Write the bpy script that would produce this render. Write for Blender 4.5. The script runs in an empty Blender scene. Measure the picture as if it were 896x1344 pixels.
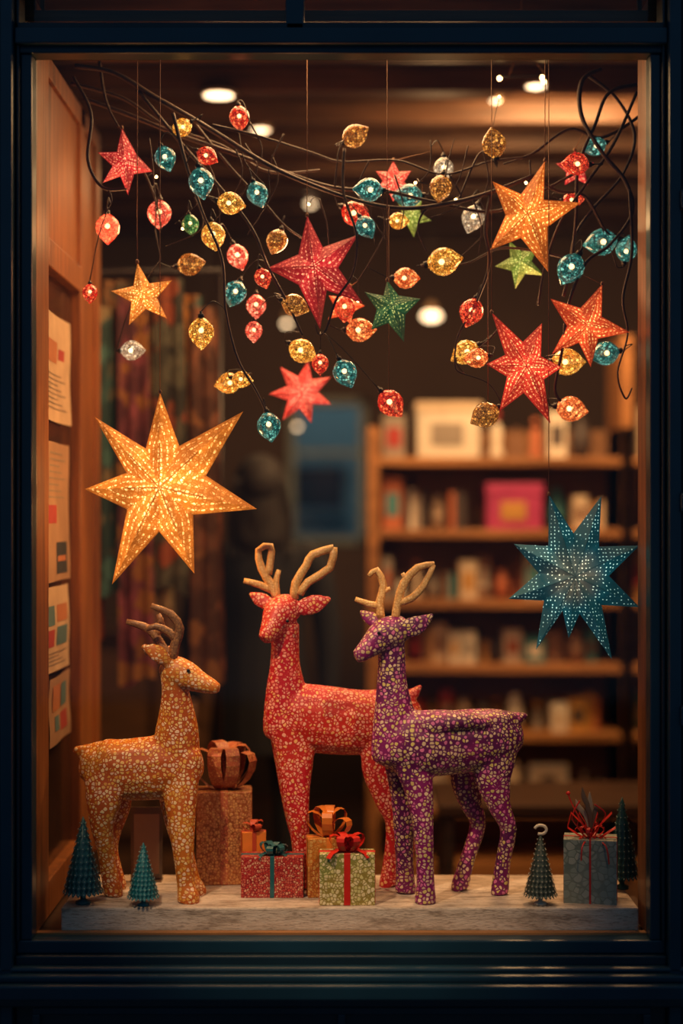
import bpy, math, random
from mathutils import Vector, Matrix
random.seed(7)
S=0.002; D=4.0; CZ=1.6
PZ=0.5485      # top of the display plinth
def W(px,py,y):
    k=S*(D+y)/D
    return Vector(((px-448)*k, y, CZ+(672-py)*k))
def YG(py):    # depth on the plinth top
    return D*((CZ-PZ)/(S*(py-672))-1)
PXM=0.0021
scene=bpy.context.scene
scene.view_settings.view_transform='Standard'

# ---------------------------------------------------------------- materials
def newmat(name):
    m=bpy.data.materials.new(name); m.use_nodes=True
    nt=m.node_tree; b=nt.nodes['Principled BSDF']
    return m,nt,b
def math_(nt,op,a,b=None,c=None,clamp=False):
    n=nt.nodes.new('ShaderNodeMath'); n.operation=op; n.use_clamp=clamp
    for i,v in enumerate((a,b,c)):
        if v is None: continue
        if isinstance(v,(int,float)): n.inputs[i].default_value=v
        else: nt.links.new(v,n.inputs[i])
    return n.outputs[0]
def mixc(nt,f,a,b,blend='MIX'):
    n=nt.nodes.new('ShaderNodeMix'); n.data_type='RGBA'; n.blend_type=blend
    for i,v in ((0,f),(6,a),(7,b)):
        if isinstance(v,(int,float)): n.inputs[i].default_value=v
        elif isinstance(v,tuple): n.inputs[i].default_value=(v+(1,))[:4]
        else: nt.links.new(v,n.inputs[i])
    return n.outputs[2]
def smap(nt,v,lo,hi,a=0.0,b=1.0):
    n=nt.nodes.new('ShaderNodeMapRange'); n.interpolation_type='SMOOTHSTEP'
    nt.links.new(v,n.inputs[0])
    n.inputs[1].default_value=lo;n.inputs[2].default_value=hi;n.inputs[3].default_value=a;n.inputs[4].default_value=b
    return n.outputs[0]
def objco(nt): return nt.nodes.new('ShaderNodeTexCoord').outputs['Object']
def noise(nt,co,scale,detail=3,rough=.5):
    n=nt.nodes.new('ShaderNodeTexNoise'); n.inputs['Scale'].default_value=scale; n.inputs['Detail'].default_value=detail
    n.inputs['Roughness'].default_value=rough
    if co is not None: nt.links.new(co,n.inputs['Vector'])
    return n
def voro(nt,co,scale,feature='F1',rnd=1.0):
    n=nt.nodes.new('ShaderNodeTexVoronoi'); n.feature=feature; n.inputs['Scale'].default_value=scale
    n.inputs['Randomness'].default_value=rnd
    nt.links.new(co,n.inputs['Vector']); return n
def ramp(nt,v,stops,const=False):
    n=nt.nodes.new('ShaderNodeValToRGB')
    if const: n.color_ramp.interpolation='CONSTANT'
    el=n.color_ramp.elements
    while len(el)<len(stops): el.new(.5)
    for e,(p,c) in zip(el,stops): e.position=p; e.color=(c+(1,))[:4]
    nt.links.new(v,n.inputs[0]); return n.outputs[0]
def bump(nt,b,h,dist=.002,strength=.5):
    n=nt.nodes.new('ShaderNodeBump'); n.inputs['Strength'].default_value=strength; n.inputs['Distance'].default_value=dist
    nt.links.new(h,n.inputs['Height']); nt.links.new(n.outputs[0],b.inputs['Normal'])

def plain(name,col,rough=.5,metal=0,var=.25,scale=12,bmp=0,emis=0):
    m,nt,b=newmat(name); co=objco(nt); n=noise(nt,co,scale,4)
    c=mixc(nt,n.outputs[0],tuple(x*(1-var) for x in col),tuple(min(1,x*(1+var)) for x in col))
    nt.links.new(c,b.inputs['Base Color']); b.inputs['Roughness'].default_value=rough; b.inputs['Metallic'].default_value=metal
    if bmp: bump(nt,b,n.outputs[0],bmp,.6)
    return m
def emit(name,col,s):
    m,nt,b=newmat(name); co=objco(nt); n=noise(nt,co,8,2)
    b.inputs['Base Color'].default_value=col+(1,)
    nt.links.new(mixc(nt,n.outputs[0],tuple(x*.9 for x in col),col),b.inputs['Emission Color'])
    b.inputs['Emission Strength'].default_value=s
    return m
def wood(name,dark,light,axis='Z',rough=.45,scale=6):
    m,nt,b=newmat(name); co=objco(nt)
    mp=nt.nodes.new('ShaderNodeMapping'); sc=[14,14,14]; sc['XYZ'.index(axis)]=1.0
    mp.inputs['Scale'].default_value=sc; nt.links.new(co,mp.inputs[0])
    n=noise(nt,mp.outputs[0],scale*.4,6,.65); n2=noise(nt,co,1.5,2)
    f=math_(nt,'MULTIPLY',n.outputs[0],math_(nt,'ADD',n2.outputs[0],.5))
    nt.links.new(ramp(nt,f,[(.3,dark),(.7,light)]),b.inputs['Base Color'])
    b.inputs['Roughness'].default_value=rough; bump(nt,b,n.outputs[0],.002,.4)
    return m
def mosaic(name,grout,grout2,cells,scale=55,thr=.1,rough=.45,patch=5,metal=0,noise_amt=.008,dots=False):
    m,nt,b=newmat(name); co=objco(nt)
    nz=noise(nt,co,25,2)
    v0=nt.nodes.new('ShaderNodeVectorMath'); v0.operation='SCALE'; nt.links.new(nz.outputs['Color'],v0.inputs[0]); v0.inputs['Scale'].default_value=noise_amt
    v1=nt.nodes.new('ShaderNodeVectorMath'); v1.operation='ADD'; nt.links.new(co,v1.inputs[0]); nt.links.new(v0.outputs[0],v1.inputs[1])
    ve=voro(nt,v1.outputs[0],scale,'DISTANCE_TO_EDGE',.85); vf=voro(nt,v1.outputs[0],scale,'F1',.85)
    e=smap(nt,ve.outputs['Distance'],thr*.8,thr*1.3)
    r=smap(nt,vf.outputs['Distance'],.60 if dots else .70,.48 if dots else .50)
    mask=math_(nt,'MULTIPLY',e,r)
    sep=nt.nodes.new('ShaderNodeSeparateColor'); nt.links.new(vf.outputs['Color'],sep.inputs[0])
    k=len(cells)
    cc=ramp(nt,sep.outputs[0],[(i/k,c) for i,c in enumerate(cells)],True)
    big=noise(nt,co,patch,2); bf=smap(nt,big.outputs[0],.45,.58)
    g=mixc(nt,bf,grout,grout2)
    cc=mixc(nt,math_(nt,'MULTIPLY',sep.outputs[1],.25),cc,g)
    nt.links.new(mixc(nt,mask,g,cc),b.inputs['Base Color'])
    b.inputs['Roughness'].default_value=rough; b.inputs['Metallic'].default_value=metal
    b.inputs['Coat Weight'].default_value=.15; b.inputs['Coat Roughness'].default_value=.35
    bump(nt,b,mask,.0012,.6)
    return m
def starmat(name,base,glow,hot,strength,R,scale=70,edge=None,dotted=False,floor=.12,dotr=.3):
    m,nt,b=newmat(name); co=objco(nt)
    ln=nt.nodes.new('ShaderNodeVectorMath'); ln.operation='LENGTH'; nt.links.new(co,ln.inputs[0])
    fall=math_(nt,'DIVIDE',ln.outputs['Value'],R)
    fall=smap(nt,fall,0.0,1.0,1.25,floor)
    uv=nt.nodes.new('ShaderNodeUVMap').outputs[0]
    sx=nt.nodes.new('ShaderNodeSeparateXYZ'); nt.links.new(uv,sx.inputs[0])
    U,V=sx.outputs[0],sx.outputs[1]
    n=noise(nt,co,16,3)
    mott=smap(nt,n.outputs[0],.35,.65,.6,1.15)
    if dotted:
        vf=voro(nt,co,scale,'F1',.35)
        pat=smap(nt,vf.outputs['Distance'],dotr,dotr*.6)
    else:
        ve=voro(nt,co,scale,'DISTANCE_TO_EDGE',.9)
        lace=smap(nt,ve.outputs['Distance'],.04,.2)
        w=math_(nt,'SINE',math_(nt,'MULTIPLY',V,19.0)); st=smap(nt,w,.2,.9)
        rib=smap(nt,math_(nt,'SINE',math_(nt,'MULTIPLY',U,70.0)),-.6,.4,.45,1)
        pat=math_(nt,'MULTIPLY',math_(nt,'ADD',math_(nt,'MULTIPLY',st,.8),.2),math_(nt,'MULTIPLY',lace,rib))
    edg=smap(nt,V,.88,.97,0,1)
    seam=smap(nt,V,.0,.07,.45,1)
    fold_shade=smap(nt,U,1.4,1.6,1.0,.62)      # painted fold shading: one half of each star point dimmed
    nt.links.new(mixc(nt,math_(nt,'MULTIPLY',pat,.5),base,glow),b.inputs['Base Color'])
    b.inputs['Roughness'].default_value=.6
    if dotted:
        core_=smap(nt,fall,.85,1.25,0,1)
        ecol=mixc(nt,pat,mixc(nt,core_,base,(.30,.20,.10)),mixc(nt,core_,glow,hot))
        st_=math_(nt,'ADD',math_(nt,'MULTIPLY',pat,.80),math_(nt,'ADD',math_(nt,'MULTIPLY',core_,.12),.22))
        st_=math_(nt,'MULTIPLY',st_,math_(nt,'MULTIPLY',math_(nt,'ADD',fall,.20),mott))
    else:
        ecol=mixc(nt,math_(nt,'MULTIPLY',pat,fall),glow,hot)
        st_=math_(nt,'ADD',math_(nt,'MULTIPLY',pat,1.0),.42)
        st_=math_(nt,'MULTIPLY',st_,math_(nt,'MULTIPLY',fall,mott))
        st_=math_(nt,'MULTIPLY',st_,math_(nt,'SUBTRACT',1.0,math_(nt,'MULTIPLY',edg,.55)))
    st_=math_(nt,'MULTIPLY',st_,math_(nt,'MULTIPLY',seam,fold_shade))
    nt.links.new(ecol,b.inputs['Emission Color'])
    nt.links.new(math_(nt,'MULTIPLY',st_,strength),b.inputs['Emission Strength'])
    return m
def bulbmat(name,col,hot,s,alpha=.8,scale=140):
    m,nt,b=newmat(name); co=objco(nt); s*=1.35
    ve=voro(nt,co,scale,'DISTANCE_TO_EDGE'); vf=voro(nt,co,scale)
    sep=nt.nodes.new('ShaderNodeSeparateColor'); nt.links.new(vf.outputs['Color'],sep.inputs[0])
    e=smap(nt,ve.outputs['Distance'],.03,.16)
    r=math_(nt,'POWER',sep.outputs[0],3.0)
    st=math_(nt,'MULTIPLY',math_(nt,'ADD',math_(nt,'MULTIPLY',r,1.6),.25),math_(nt,'ADD',math_(nt,'MULTIPLY',e,.92),.08))
    c=mixc(nt,math_(nt,'MULTIPLY',r,.5),col,hot)
    nt.links.new(c,b.inputs['Emission Color']); nt.links.new(math_(nt,'MULTIPLY',st,s),b.inputs['Emission Strength'])
    nt.links.new(mixc(nt,e,tuple(x*.1 for x in col),tuple(x*.8 for x in col)),b.inputs['Base Color'])
    b.inputs['Roughness'].default_value=.18; b.inputs['Alpha'].default_value=alpha
    b.inputs['Coat Weight'].default_value=.4
    return m

# ---------------------------------------------------------------- mesh builder
class MB:
    def __init__(s): s.v=[];s.f=[];s.m=[];s.mats=[];s.uv=[];s.sm=[]
    def mi(s,mat):
        if mat not in s.mats: s.mats.append(mat)
        return s.mats.index(mat)
    def face(s,idx,mat,uv=None,smooth=False):
        s.f.append(tuple(idx)); s.m.append(s.mi(mat)); s.uv.append(uv); s.sm.append(smooth)
    def poly(s,pts,mat,uv=None,smooth=False):
        o=len(s.v); s.v+= [Vector(p) for p in pts]; s.face(range(o,o+len(pts)),mat,uv,smooth)
    def box(s,x0,x1,y0,y1,z0,z1,mat,M=None):
        o=len(s.v)
        vs=[(x,y,z) for x in (x0,x1) for y in (y0,y1) for z in (z0,z1)]
        s.v+=[ (M@Vector(p) if M else Vector(p)) for p in vs]
        for q in ((0,1,3,2),(4,6,7,5),(0,4,5,1),(2,3,7,6),(0,2,6,4),(1,5,7,3)): s.face([o+i for i in q],mat)
    def tube(s,pts,L,mat,n=12,p=1.0,sub=3,smooth=True):
        L=Vector(L)
        P=[Vector(a[0]) for a in pts]; A=[a[1] for a in pts]; B=[a[2] if len(a)>2 else a[1] for a in pts]
        if sub>1: P,A,B=cat(P,A,B,sub)
        o=len(s.v); k=len(P)
        for i in range(k):
            T=(P[min(i+1,k-1)]-P[max(i-1,0)]).normalized()
            N=T.cross(L)
            if N.length<1e-4: N=T.cross(Vector((.3,.5,.8)))
            N.normalize(); L2=N.cross(T).normalized()
            for j in range(n):
                t=2*math.pi*j/n; c,d=math.cos(t),math.sin(t)
                c=math.copysign(abs(c)**p,c); d=math.copysign(abs(d)**p,d)
                s.v.append(P[i]+N*c*A[i]+L2*d*B[i])
        for i in range(k-1):
            for j in range(n):
                a=o+i*n+j; b=o+i*n+(j+1)%n
                s.face((a,b,b+n,a+n),mat,None,smooth)
        s.face([o+j for j in range(n)][::-1],mat,None,False)
        s.face([o+(k-1)*n+j for j in range(n)],mat,None,False)
        return P
    def lathe(s,c,axis,prof,mat,n=14,smooth=True,flat=1.0,side=None):
        c=Vector(c); ax=Vector(axis).normalized()
        u=Vector(side) if side else (ax.cross(Vector((0,1,0))) if abs(ax.y)<.9 else ax.cross(Vector((1,0,0))))
        u=(u-ax*u.dot(ax)).normalized(); w=ax.cross(u)
        o=len(s.v)
        for t,r in prof:
            for j in range(n):
                a=2*math.pi*j/n
                s.v.append(c+ax*t+u*math.cos(a)*r+w*math.sin(a)*r*flat)
        for i in range(len(prof)-1):
            for j in range(n):
                a=o+i*n+j;b=o+i*n+(j+1)%n
                s.face((a,b,b+n,a+n),mat,None,smooth)
        s.face([o+j for j in range(n)][::-1],mat); s.face([o+(len(prof)-1)*n+j for j in range(n)],mat)
    def ball(s,c,r,mat,n=10,sc=(1,1,1)):
        c=Vector(c); prof=[(-math.cos(math.pi*i/8)*r*sc[2],max(1e-4,math.sin(math.pi*i/8)*r*sc[0])) for i in range(9)]
        s.lathe(c,(0,0,1),prof,mat,n,True,sc[1]/sc[0])
    def build(s,name,origin=None,parent=None,bevel=0):
        if origin is None:
            origin=sum(s.v,Vector())/max(1,len(s.v))
        origin=Vector(origin)
        me=bpy.data.meshes.new(name)
        me.from_pydata([tuple(v-origin) for v in s.v],[],s.f)
        for m in s.mats: me.materials.append(m)
        me.polygons.foreach_set('material_index',s.m); me.polygons.foreach_set('use_smooth',s.sm)
        if any(s.uv):
            l=me.uv_layers.new(name='UVMap')
            for p,uv in zip(me.polygons,s.uv):
                if uv:
                    for li,c in zip(p.loop_indices,uv): l.data[li].uv=c
        me.update()
        ob=bpy.data.objects.new(name,me); scene.collection.objects.link(ob); ob.location=origin
        if parent: ob.parent=parent; ob.location=origin-parent.location
        if bevel:
            b=ob.modifiers.new('bevel','BEVEL'); b.width=bevel; b.segments=2; b.limit_method='ANGLE'
        return ob
def cat(P,A,B,sub):
    def q(a,b,c,d,t): return .5*((2*b)+(c-a)*t+(2*a-5*b+4*c-d)*t*t+(3*b-a-3*c+d)*t**3)
    k=len(P); rp,ra,rb=[],[],[]
    for i in range(k-1):
        i0,i3=max(i-1,0),min(i+2,k-1)
        for j in range(sub):
            t=j/sub
            rp.append(q(P[i0],P[i],P[i+1],P[i3],t)); ra.append(max(.0005,q(A[i0],A[i],A[i+1],A[i3],t))); rb.append(max(.0005,q(B[i0],B[i],B[i+1],B[i3],t)))
    rp.append(P[-1]);ra.append(A[-1]);rb.append(B[-1])
    return rp,ra,rb
def empty(name,loc):
    e=bpy.data.objects.new(name,None); e.location=loc; e.empty_display_size=.1; scene.collection.objects.link(e); return e

# ---------------------------------------------------------------- shared mats
paint=plain('teal_gloss_paint',(.009,.038,.060),.32,0,.3,6,.001)
paint2=plain('teal_gloss_paint_dark',(.005,.020,.032),.4,0,.3,6,.001)
oak=wood('warm_oak_lining',(.12,.036,.008),(.38,.130,.030),'Z')
oakx=wood('warm_oak_shelf',(.20,.08,.022),(.50,.22,.07),'X')
darkwood=wood('dark_wood',(.02,.01,.006),(.08,.036,.016),'X')
plaster=plain('brown_plaster',(.060,.034,.020),.85,0,.2,3,.002)
floorm=wood('floor_boards',(.03,.014,.007),(.10,.045,.02),'Y')
m,nt,b=newmat('worn_white_board'); co=objco(nt)
mp=nt.nodes.new('ShaderNodeMapping'); mp.inputs['Scale'].default_value=(1,4,4); nt.links.new(co,mp.inputs[0])
n1=noise(nt,mp.outputs[0],9,8,.7); n2=noise(nt,mp.outputs[0],60,4,.6)
c=ramp(nt,n1.outputs[0],[(.32,(.22,.15,.10)),(.5,(.60,.47,.36)),(.7,(.74,.61,.49))])
c=mixc(nt,smap(nt,n2.outputs[0],.54,.68,0,.6),c,(.22,.15,.10)); nt.links.new(c,b.inputs['Base Color']); b.inputs['Roughness'].default_value=.7
bump(nt,b,n2.outputs[0],.003,.8); whitewood=m
thread=plain('thread',(.30,.13,.05),.7)
wire=plain('dark_wire',(.018,.010,.008),.45,0,.3,30,.001)
bark=plain('dark_bark',(.060,.027,.014),.6,0,.6,60,.002)
glassm,nt,b=newmat('window_glass'); nt.nodes.remove(b)
tr=nt.nodes.new('ShaderNodeBsdfTransparent'); gl=nt.nodes.new('ShaderNodeBsdfGlossy'); gl.inputs['Roughness'].default_value=.02
mx=nt.nodes.new('ShaderNodeMixShader'); mx.inputs[0].default_value=.035
tr.inputs[0].default_value=(.98,.98,.97,1)
nt.links.new(tr.outputs[0],mx.inputs[1]); nt.links.new(gl.outputs[0],mx.inputs[2]); nt.links.new(mx.outputs[0],nt.nodes['Material Output'].inputs[0])

# ---------------------------------------------------------------- shop front
XL,XR=-.806,.804; ZB,ZT=.484,2.794
fr=MB()
fr.box(XL-.030,XL,-.03,.03,ZB,ZT,paint); fr.box(XR,XR+.028,-.03,.03,ZB,ZT,paint)
fr.box(XL-.040,XL-.030,-.045,.03,ZB,3.3,paint2); fr.box(XR+.028,XR+.038,-.045,.03,ZB,3.3,paint2)
fr.box(XL-.04,XR+.04,-.035,.03,ZT,ZT+.030,paint); fr.box(XL-.04,XR+.04,-.06,.03,ZT+.018,ZT+.060,paint)
fr.box(XL-.04,XR+.04,-.045,.03,ZT+.060,ZT+.078,paint2)
fr.box(-.145,-.097,-.045,.03,ZT+.06,3.27,paint); fr.box(XL-.04,XR+.04,-.045,.03,3.21,3.3,paint)
fr.box(XL-.04,XR+.04,-.030,.03,ZB-.035,ZB,paint)
fr.box(XL-.04,XR+.04,-.050,.03,ZB-.060,ZB-.035,paint2)
WIN=empty('window_1',(0,0,ZB))
fr.build('frame',parent=WIN,bevel=.004)
g=MB(); g.poly([(XL,0,ZB),(XR,0,ZB),(XR,0,ZT),(XL,0,ZT)],glassm); g.build('glass_pane',parent=WIN)
g=MB(); g.poly([(XL,0,ZT+.07),(XR,0,ZT+.07),(XR,0,3.22),(XL,0,3.22)],glassm); g.build('transom_pane',parent=WIN)
t=MB()
for x0,x1 in ((-.880,-.848),(.844,.876)):
    t.box(x0,x1,-.075,.03,.0,3.3,paint)
t.box(-.95,-.884,-.055,.03,0,3.3,paint2); t.box(.880,.95,-.055,.03,0,3.3,paint2)
t.box(-1.05,-.955,-.085,.03,0,3.3,paint); t.box(.955,1.05,-.085,.03,0,3.3,paint)
for z in (2.38,1.60,1.05): t.box(.872,.91,-.09,-.05,z,z+.05,paint)
t.build('trim_pilasters',bevel=.005)
t=MB()
t.box(-.90,.90,-.115,.03,.352,.392,paint); t.box(-.90,.90,-.095,.03,.392,.412,paint); t.box(-.90,.90,-.075,.03,.412,.426,paint)
t.box(-.90,.90,-.10,.03,.330,.352,paint2)
t.build('trim_sill',bevel=.006)
t=MB()
t.box(-.845,.842,-.045,.03,0,.424,paint2)
for z0,z1 in ((.30,.318),(.06,.08)): t.box(-.80,.80,-.06,-.045,z0,z1,paint)
for x in (-.80,-.01,.78): t.box(x,x+.02,-.06,-.045,.08,.30,paint)
t.build('trim_stall_riser',bevel=.003)
w=MB(); w.box(-3,-1.05,-.04,.12,0,3.3,paint2); w.box(1.05,3,-.04,.12,0,3.3,paint2); w.box(-3,3,-.04,.12,3.3,4.2,paint2); w.box(-3,3,-.12,-.04,3.3,3.42,paint)
w.build('wall_front',bevel=.004)
pav=plain('pavement_stone',(.05,.055,.065),.6,0,.4,5,.004)
w=MB(); w.box(-5,5,-9,-.0,-.1,0,pav); w.build('ground_pavement')

# ---------------------------------------------------------------- shop room
YB=4.6
w=MB(); w.box(-1.5,2.6,.03,YB,-.1,0,floorm)
w.build('floor')
CE=3.25
w=MB(); w.box(-1.5,2.6,.12,YB,CE,CE+.1,darkwood); w.build('ceiling')
w=MB()
beam=wood('beam_wood',(.05,.024,.011),(.17,.08,.038),'X')
for i in range(9): 
    y=.75+i*.45; w.box(-1.4,2.5,y,y+.10,CE-.09,CE-.001,beam)
w.build('trim_ceiling_beams',bevel=.004)
w=MB(); w.box(-1.5,-1.4,.12,YB,0,CE,plaster); w.build('wall_left')
w=MB(); w.box(2.5,2.6,.12,YB,0,CE,plaster); w.build('wall_right')
wx0,wx1,wz0,wz1=-.30,.14,1.42,2.24
w=MB(); w.box(-1.5,wx0,YB,YB+.1,0,CE,plaster); w.box(wx1,2.6,YB,YB+.1,0,CE,plaster); w.box(wx0,wx1,YB,YB+.1,0,wz0,plaster); w.box(wx0,wx1,YB,YB+.1,wz1,CE,plaster)
w.build('wall_back')
w=MB(); bl=plain('reflection_blue_paint',(.16,.20,.20),.5)
w.box(wx0,wx0+.04,YB-.02,YB+.08,wz0,wz1,bl); w.box(wx1-.04,wx1,YB-.02,YB+.08,wz0,wz1,bl); w.box(wx0,wx1,YB-.02,YB+.08,wz1-.04,wz1,bl); w.box(wx0,wx1,YB-.02,YB+.08,wz0,wz0+.04,bl)
w.box(-.30,.14,YB,YB+.05,1.92,1.95,bl)
w.build('reflection_opening')  # opening added at the back to stand in for a reflection in the glass
fac=plain('reflection_dusk_facade',(.28,.33,.30),.8,0,.2,3); fdk=plain('reflection_facade_glass',(.02,.04,.05),.2)
w=MB(); w.box(-2,2,6.3,6.5,0,4.5,fac); w.box(-.36,.02,6.26,6.3,1.62,1.90,fdk); w.box(-.40,.06,6.25,6.27,1.58,1.62,bl); w.box(-.40,.06,6.25,6.27,1.90,1.94,bl); w.box(.25,.6,6.26,6.3,1.62,1.98,fdk)
w.build('reflection_facade')  # added facade standing in for the street reflected in the front glass

# left timber return of the display bay
w=MB()
x0,x1=-.86,XL
dglass=plain('dark_side_glass',(.045,.020,.010),.12,0,.4,4)
w.box(x0,x1,.03,.20,ZB,2.86,oak)
w.box(x0,x1-.012,.20,.72,2.36,2.86,oak)
w.box(x0,x1,.72,.80,ZB,2.86,oak); w.box(x0,x1-.012,.80,1.02,ZB,2.86,oak); w.box(x0,x1,1.02,1.10,ZB,2.86,oak)
w.box(x0,x1,.20,.72,2.28,2.36,oak); w.box(x0,x1,.20,.72,ZB,ZB+.10,oak)
w.box(x0,x1-.03,.20,.72,ZB+.10,2.28,dglass)
w.box(x0,x1,.20,1.02,2.80,2.86,oak)
w.build('wall_display_side',bevel=.004)
w=MB(); w.box(XR,XR+.05,.03,.14,ZB,2.86,oak); w.build('trim_jamb',bevel=.003)
w=MB(); w.box(XL,XR+.03,.02,.045,ZB-.03,ZB+.006,oakx); w.build('trim_inner_sill')
w=MB(); w.box(-.86,.86,.03,.46,0,PZ-.072,darkwood); w.build('display_bay_base',bevel=.003)
PX0=W(80,1190,.05).x; PX1=W(838,1190,.05).x
w=MB(); w.box(PX0,PX1,.05,.42,PZ-.068,PZ,whitewood); w.build('display_plinth',bevel=.005)
w=MB()
for y in (.13,.30,.48): w.box(-.86,.86,y,y+.03,2.93,2.96,darkwood)
for x in (-.86,.83): w.box(x,x+.03,.13,.51,2.96,2.99,darkwood)
for x in (-.85,.835): w.box(x,x+.012,.3,.312,2.98,CE,darkwood)
w.build('hanging_batten_rack')

# posters
paper=plain('aged_paper',(.50,.34,.20),.7,0,.3,14); pr1=plain('print_grey',(.24,.17,.11),.7); pr2=plain('print_orange',(.40,.14,.05),.7); pr3=plain('print_teal',(.08,.15,.15),.7); prd=plain('print_dark',(.03,.03,.03),.7); pr4=plain('print_red',(.34,.04,.03),.7)
pap2=plain('tan_paper',(.34,.19,.10),.7,0,.35,9)
def poster(name,y0,y1,z0,z1,rects,pm=paper):
    p=MB(); X=XL-.024
    ny,nz=8,10; o=len(p.v); yy=random.random()*6
    def off(fy,fz): return .004+.004*math.sin(fy*5+yy)+.002*math.sin(fz*7+yy)+.012*max(0,fy-.7)*(1-fz)
    for i in range(ny+1):
        for j in range(nz+1):
            fy,fz=i/ny,j/nz
            p.v.append(Vector((X+off(fy,fz),y0+(y1-y0)*fy,z0+(z1-z0)*fz)))
    for i in range(ny):
        for j in range(nz):
            a=o+i*(nz+1)+j
            p.face((a,a+1,a+nz+2,a+nz+1),pm,None,True)
    for a,b_,c_,d_,mm in rects:      # printed blocks follow the sheet
        for i in range(6):
            f0,f1=a+(b_-a)*i/6,a+(b_-a)*(i+1)/6
            p.poly([(X+off(f,g_)+.0012,y0+(y1-y0)*f,z0+(z1-z0)*g_) for f,g_ in ((f0,c_),(f0,d_),(f1,d_),(f1,c_))],mm)
    p.build(name)
txt=lambda z0,n,a=.12,b=.85: [(a,b-.12*(i%3),z0+i*.045,z0+i*.045+.014,pr1) for i in range(n)]
poster('paper_poster',.22,.62,1.86,2.17,[(.15,.55,.55,.75,pr2),(.6,.8,.6,.7,pr4)]+txt(.12,8))
poster('paper_poster',.24,.62,1.40,1.80,[(.45,.9,.05,.28,prd),(.5,.85,.14,.18,pr2),(.1,.5,.42,.55,pr4)]+txt(.60,8),pap2)
poster('paper_poster',.21,.60,1.14,1.385,[(.12,.45,.55,.78,pr3),(.12,.45,.3,.5,pr4),(.52,.88,.3,.52,pr3),(.52,.88,.58,.78,pr2)]+txt(.08,4))
poster('paper_poster',.30,.64,.93,1.125,[(.12,.5,.5,.88,pr2),(.2,.4,.2,.42,pr3),(.55,.85,.5,.85,pr3),(.5,.85,.15,.42,pr4)],pap2)

# ---------------------------------------------------------------- shelving
sh=MB(); ys=2.6; kk=.0033
def sx(px): return (px-448)*kk
def sz(py): return CZ+(672-py)*kk
lev=[600,695,788,873,963,1062]
SX0,SX1=sx(482),sx(925)
for py in lev: sh.box(SX0,SX1,ys,ys+.34,sz(py)-.035,sz(py),oakx)
for x in (SX0,sx(815),SX1-.045): sh.box(x,x+.05,ys-.01,ys+.35,0,sz(560),oakx)
sh.box(sx(815),sx(815)+.05,ys-.01,ys+.35,0,sz(440),oakx)
sh.box(SX0,SX1,ys+.34,ys+.36,0,sz(560),plain('shelf_back',(.19,.09,.036),.8))
sh.box(SX0,SX1,ys,ys+.34,0,.08,oakx)
sh.build('wooden_shelving_unit',bevel=.003)
gm=[plain('goods_'+n,c,.6) for n,c in (('cream',(.62,.48,.33)),('white',(.70,.62,.5)),('brown',(.22,.11,.06)),('terracotta',(.45,.13,.05)),('grey',(.30,.25,.2)),('teal',(.05,.22,.24)),('red',(.42,.04,.03)),('dark',(.05,.035,.03)),('ochre',(.5,.25,.05)))]
gd=MB()
def thing(x,z,wd,h):
    kind=random.choice('bbjkf'); mm=random.choice(gm[:2]+gm[:5]+gm)
    y=ys+.05+random.random()*.1
    if kind=='b':
        gd.box(x,x+wd*.92,y,y+.12,z,z+h,mm); m2=random.choice(gm); gd.box(x+wd*.15,x+wd*.75,y-.002,y,z+h*.25,z+h*.7,m2)
    elif kind=='k':
        n=max(2,int(wd/.025))
        for i in range(n): gd.box(x+i*.025,x+i*.025+.022,y,y+.13,z,z+h*(.8+.2*random.random()),random.choice(gm))
    elif kind=='j':
        r=wd*.4; gd.lathe((x+wd/2,y+.05,z),(0,0,1),[(0,r*.7),(h*.3,r),(h*.6,r*.9),(h*.75,r*.5),(h*.85,r*.55),(h*.9,r*.3)],mm,12)
    else:
        r=wd*.3; gd.lathe((x+wd/2,y+.05,z),(0,0,1),[(0,r),(h*.1,r),(h*.2,r*.6),(h*.5,r*.8),(h*.62,r*.35)],mm,10); gd.ball((x+wd/2,y+.05,z+h*.75),r*.55,random.choice(gm))
for li,(py,hmax) in enumerate(((600,.26),(695,.23),(788,.22),(873,.18),(963,.18),(1062,.2))):
    x=SX0+.07
    while x<SX1-.12:
        wd=random.uniform(.05,.15) if li<2 else random.uniform(.035,.10)
        if not(sx(815)-wd<x<sx(815)+.06):
            if not (li==0 and sx(545)<x+wd and x<sx(635)) and not (li==1 and sx(625)<x+wd and x<sx(718)) and not (li==5 and sx(690)<x+wd and x<sx(755)):
                thing(x,sz(py)+.0005,wd,random.uniform(.55,1)*hmax)
        x+=wd+.004
gd.build('shelf_goods_and_books')
mg=plain('magenta_card',(.42,.04,.13),.5); w=MB(); a=sx(640); zz=sz(695)+.0005; w.box(a,a+.24,ys+.04,ys+.2,zz,zz+.19,mg); w.box(a+.06,a+.17,ys+.036,ys+.04,zz+.04,zz+.12,gm[8]); w.box(a-.004,a+.244,ys+.035,ys+.205,zz+.15,zz+.2,mg); w.build('magenta_storage_box',bevel=.004)
w=MB(); a=sx(697); z=sz(1062)+.0005
w.box(a,a+.17,ys+.08,ys+.10,z,z+.18,gm[1]); w.box(a+.02,a+.15,ys+.075,ys+.08,z+.02,z+.16,gm[0]); w.ball((a+.085,ys+.075,z+.09),.045,gm[7],12,(1,.15,1)); w.build('framed_picture',bevel=.002)
w=MB(); a=sx(548); z=sz(600)+.0005; w.box(a,a+.27,ys+.03,ys+.25,z,z+.20,gm[1]); w.box(a-.006,a+.276,ys+.024,ys+.256,z+.2,z+.24,gm[0]); w.box(a+.06,a+.2,ys+.027,ys+.03,z+.05,z+.15,gm[4]); w.build('lidded_carton',bevel=.004)
w=MB(); w.box(.35,1.3,1.5,2.0,.50,.54,darkwood)
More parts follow.
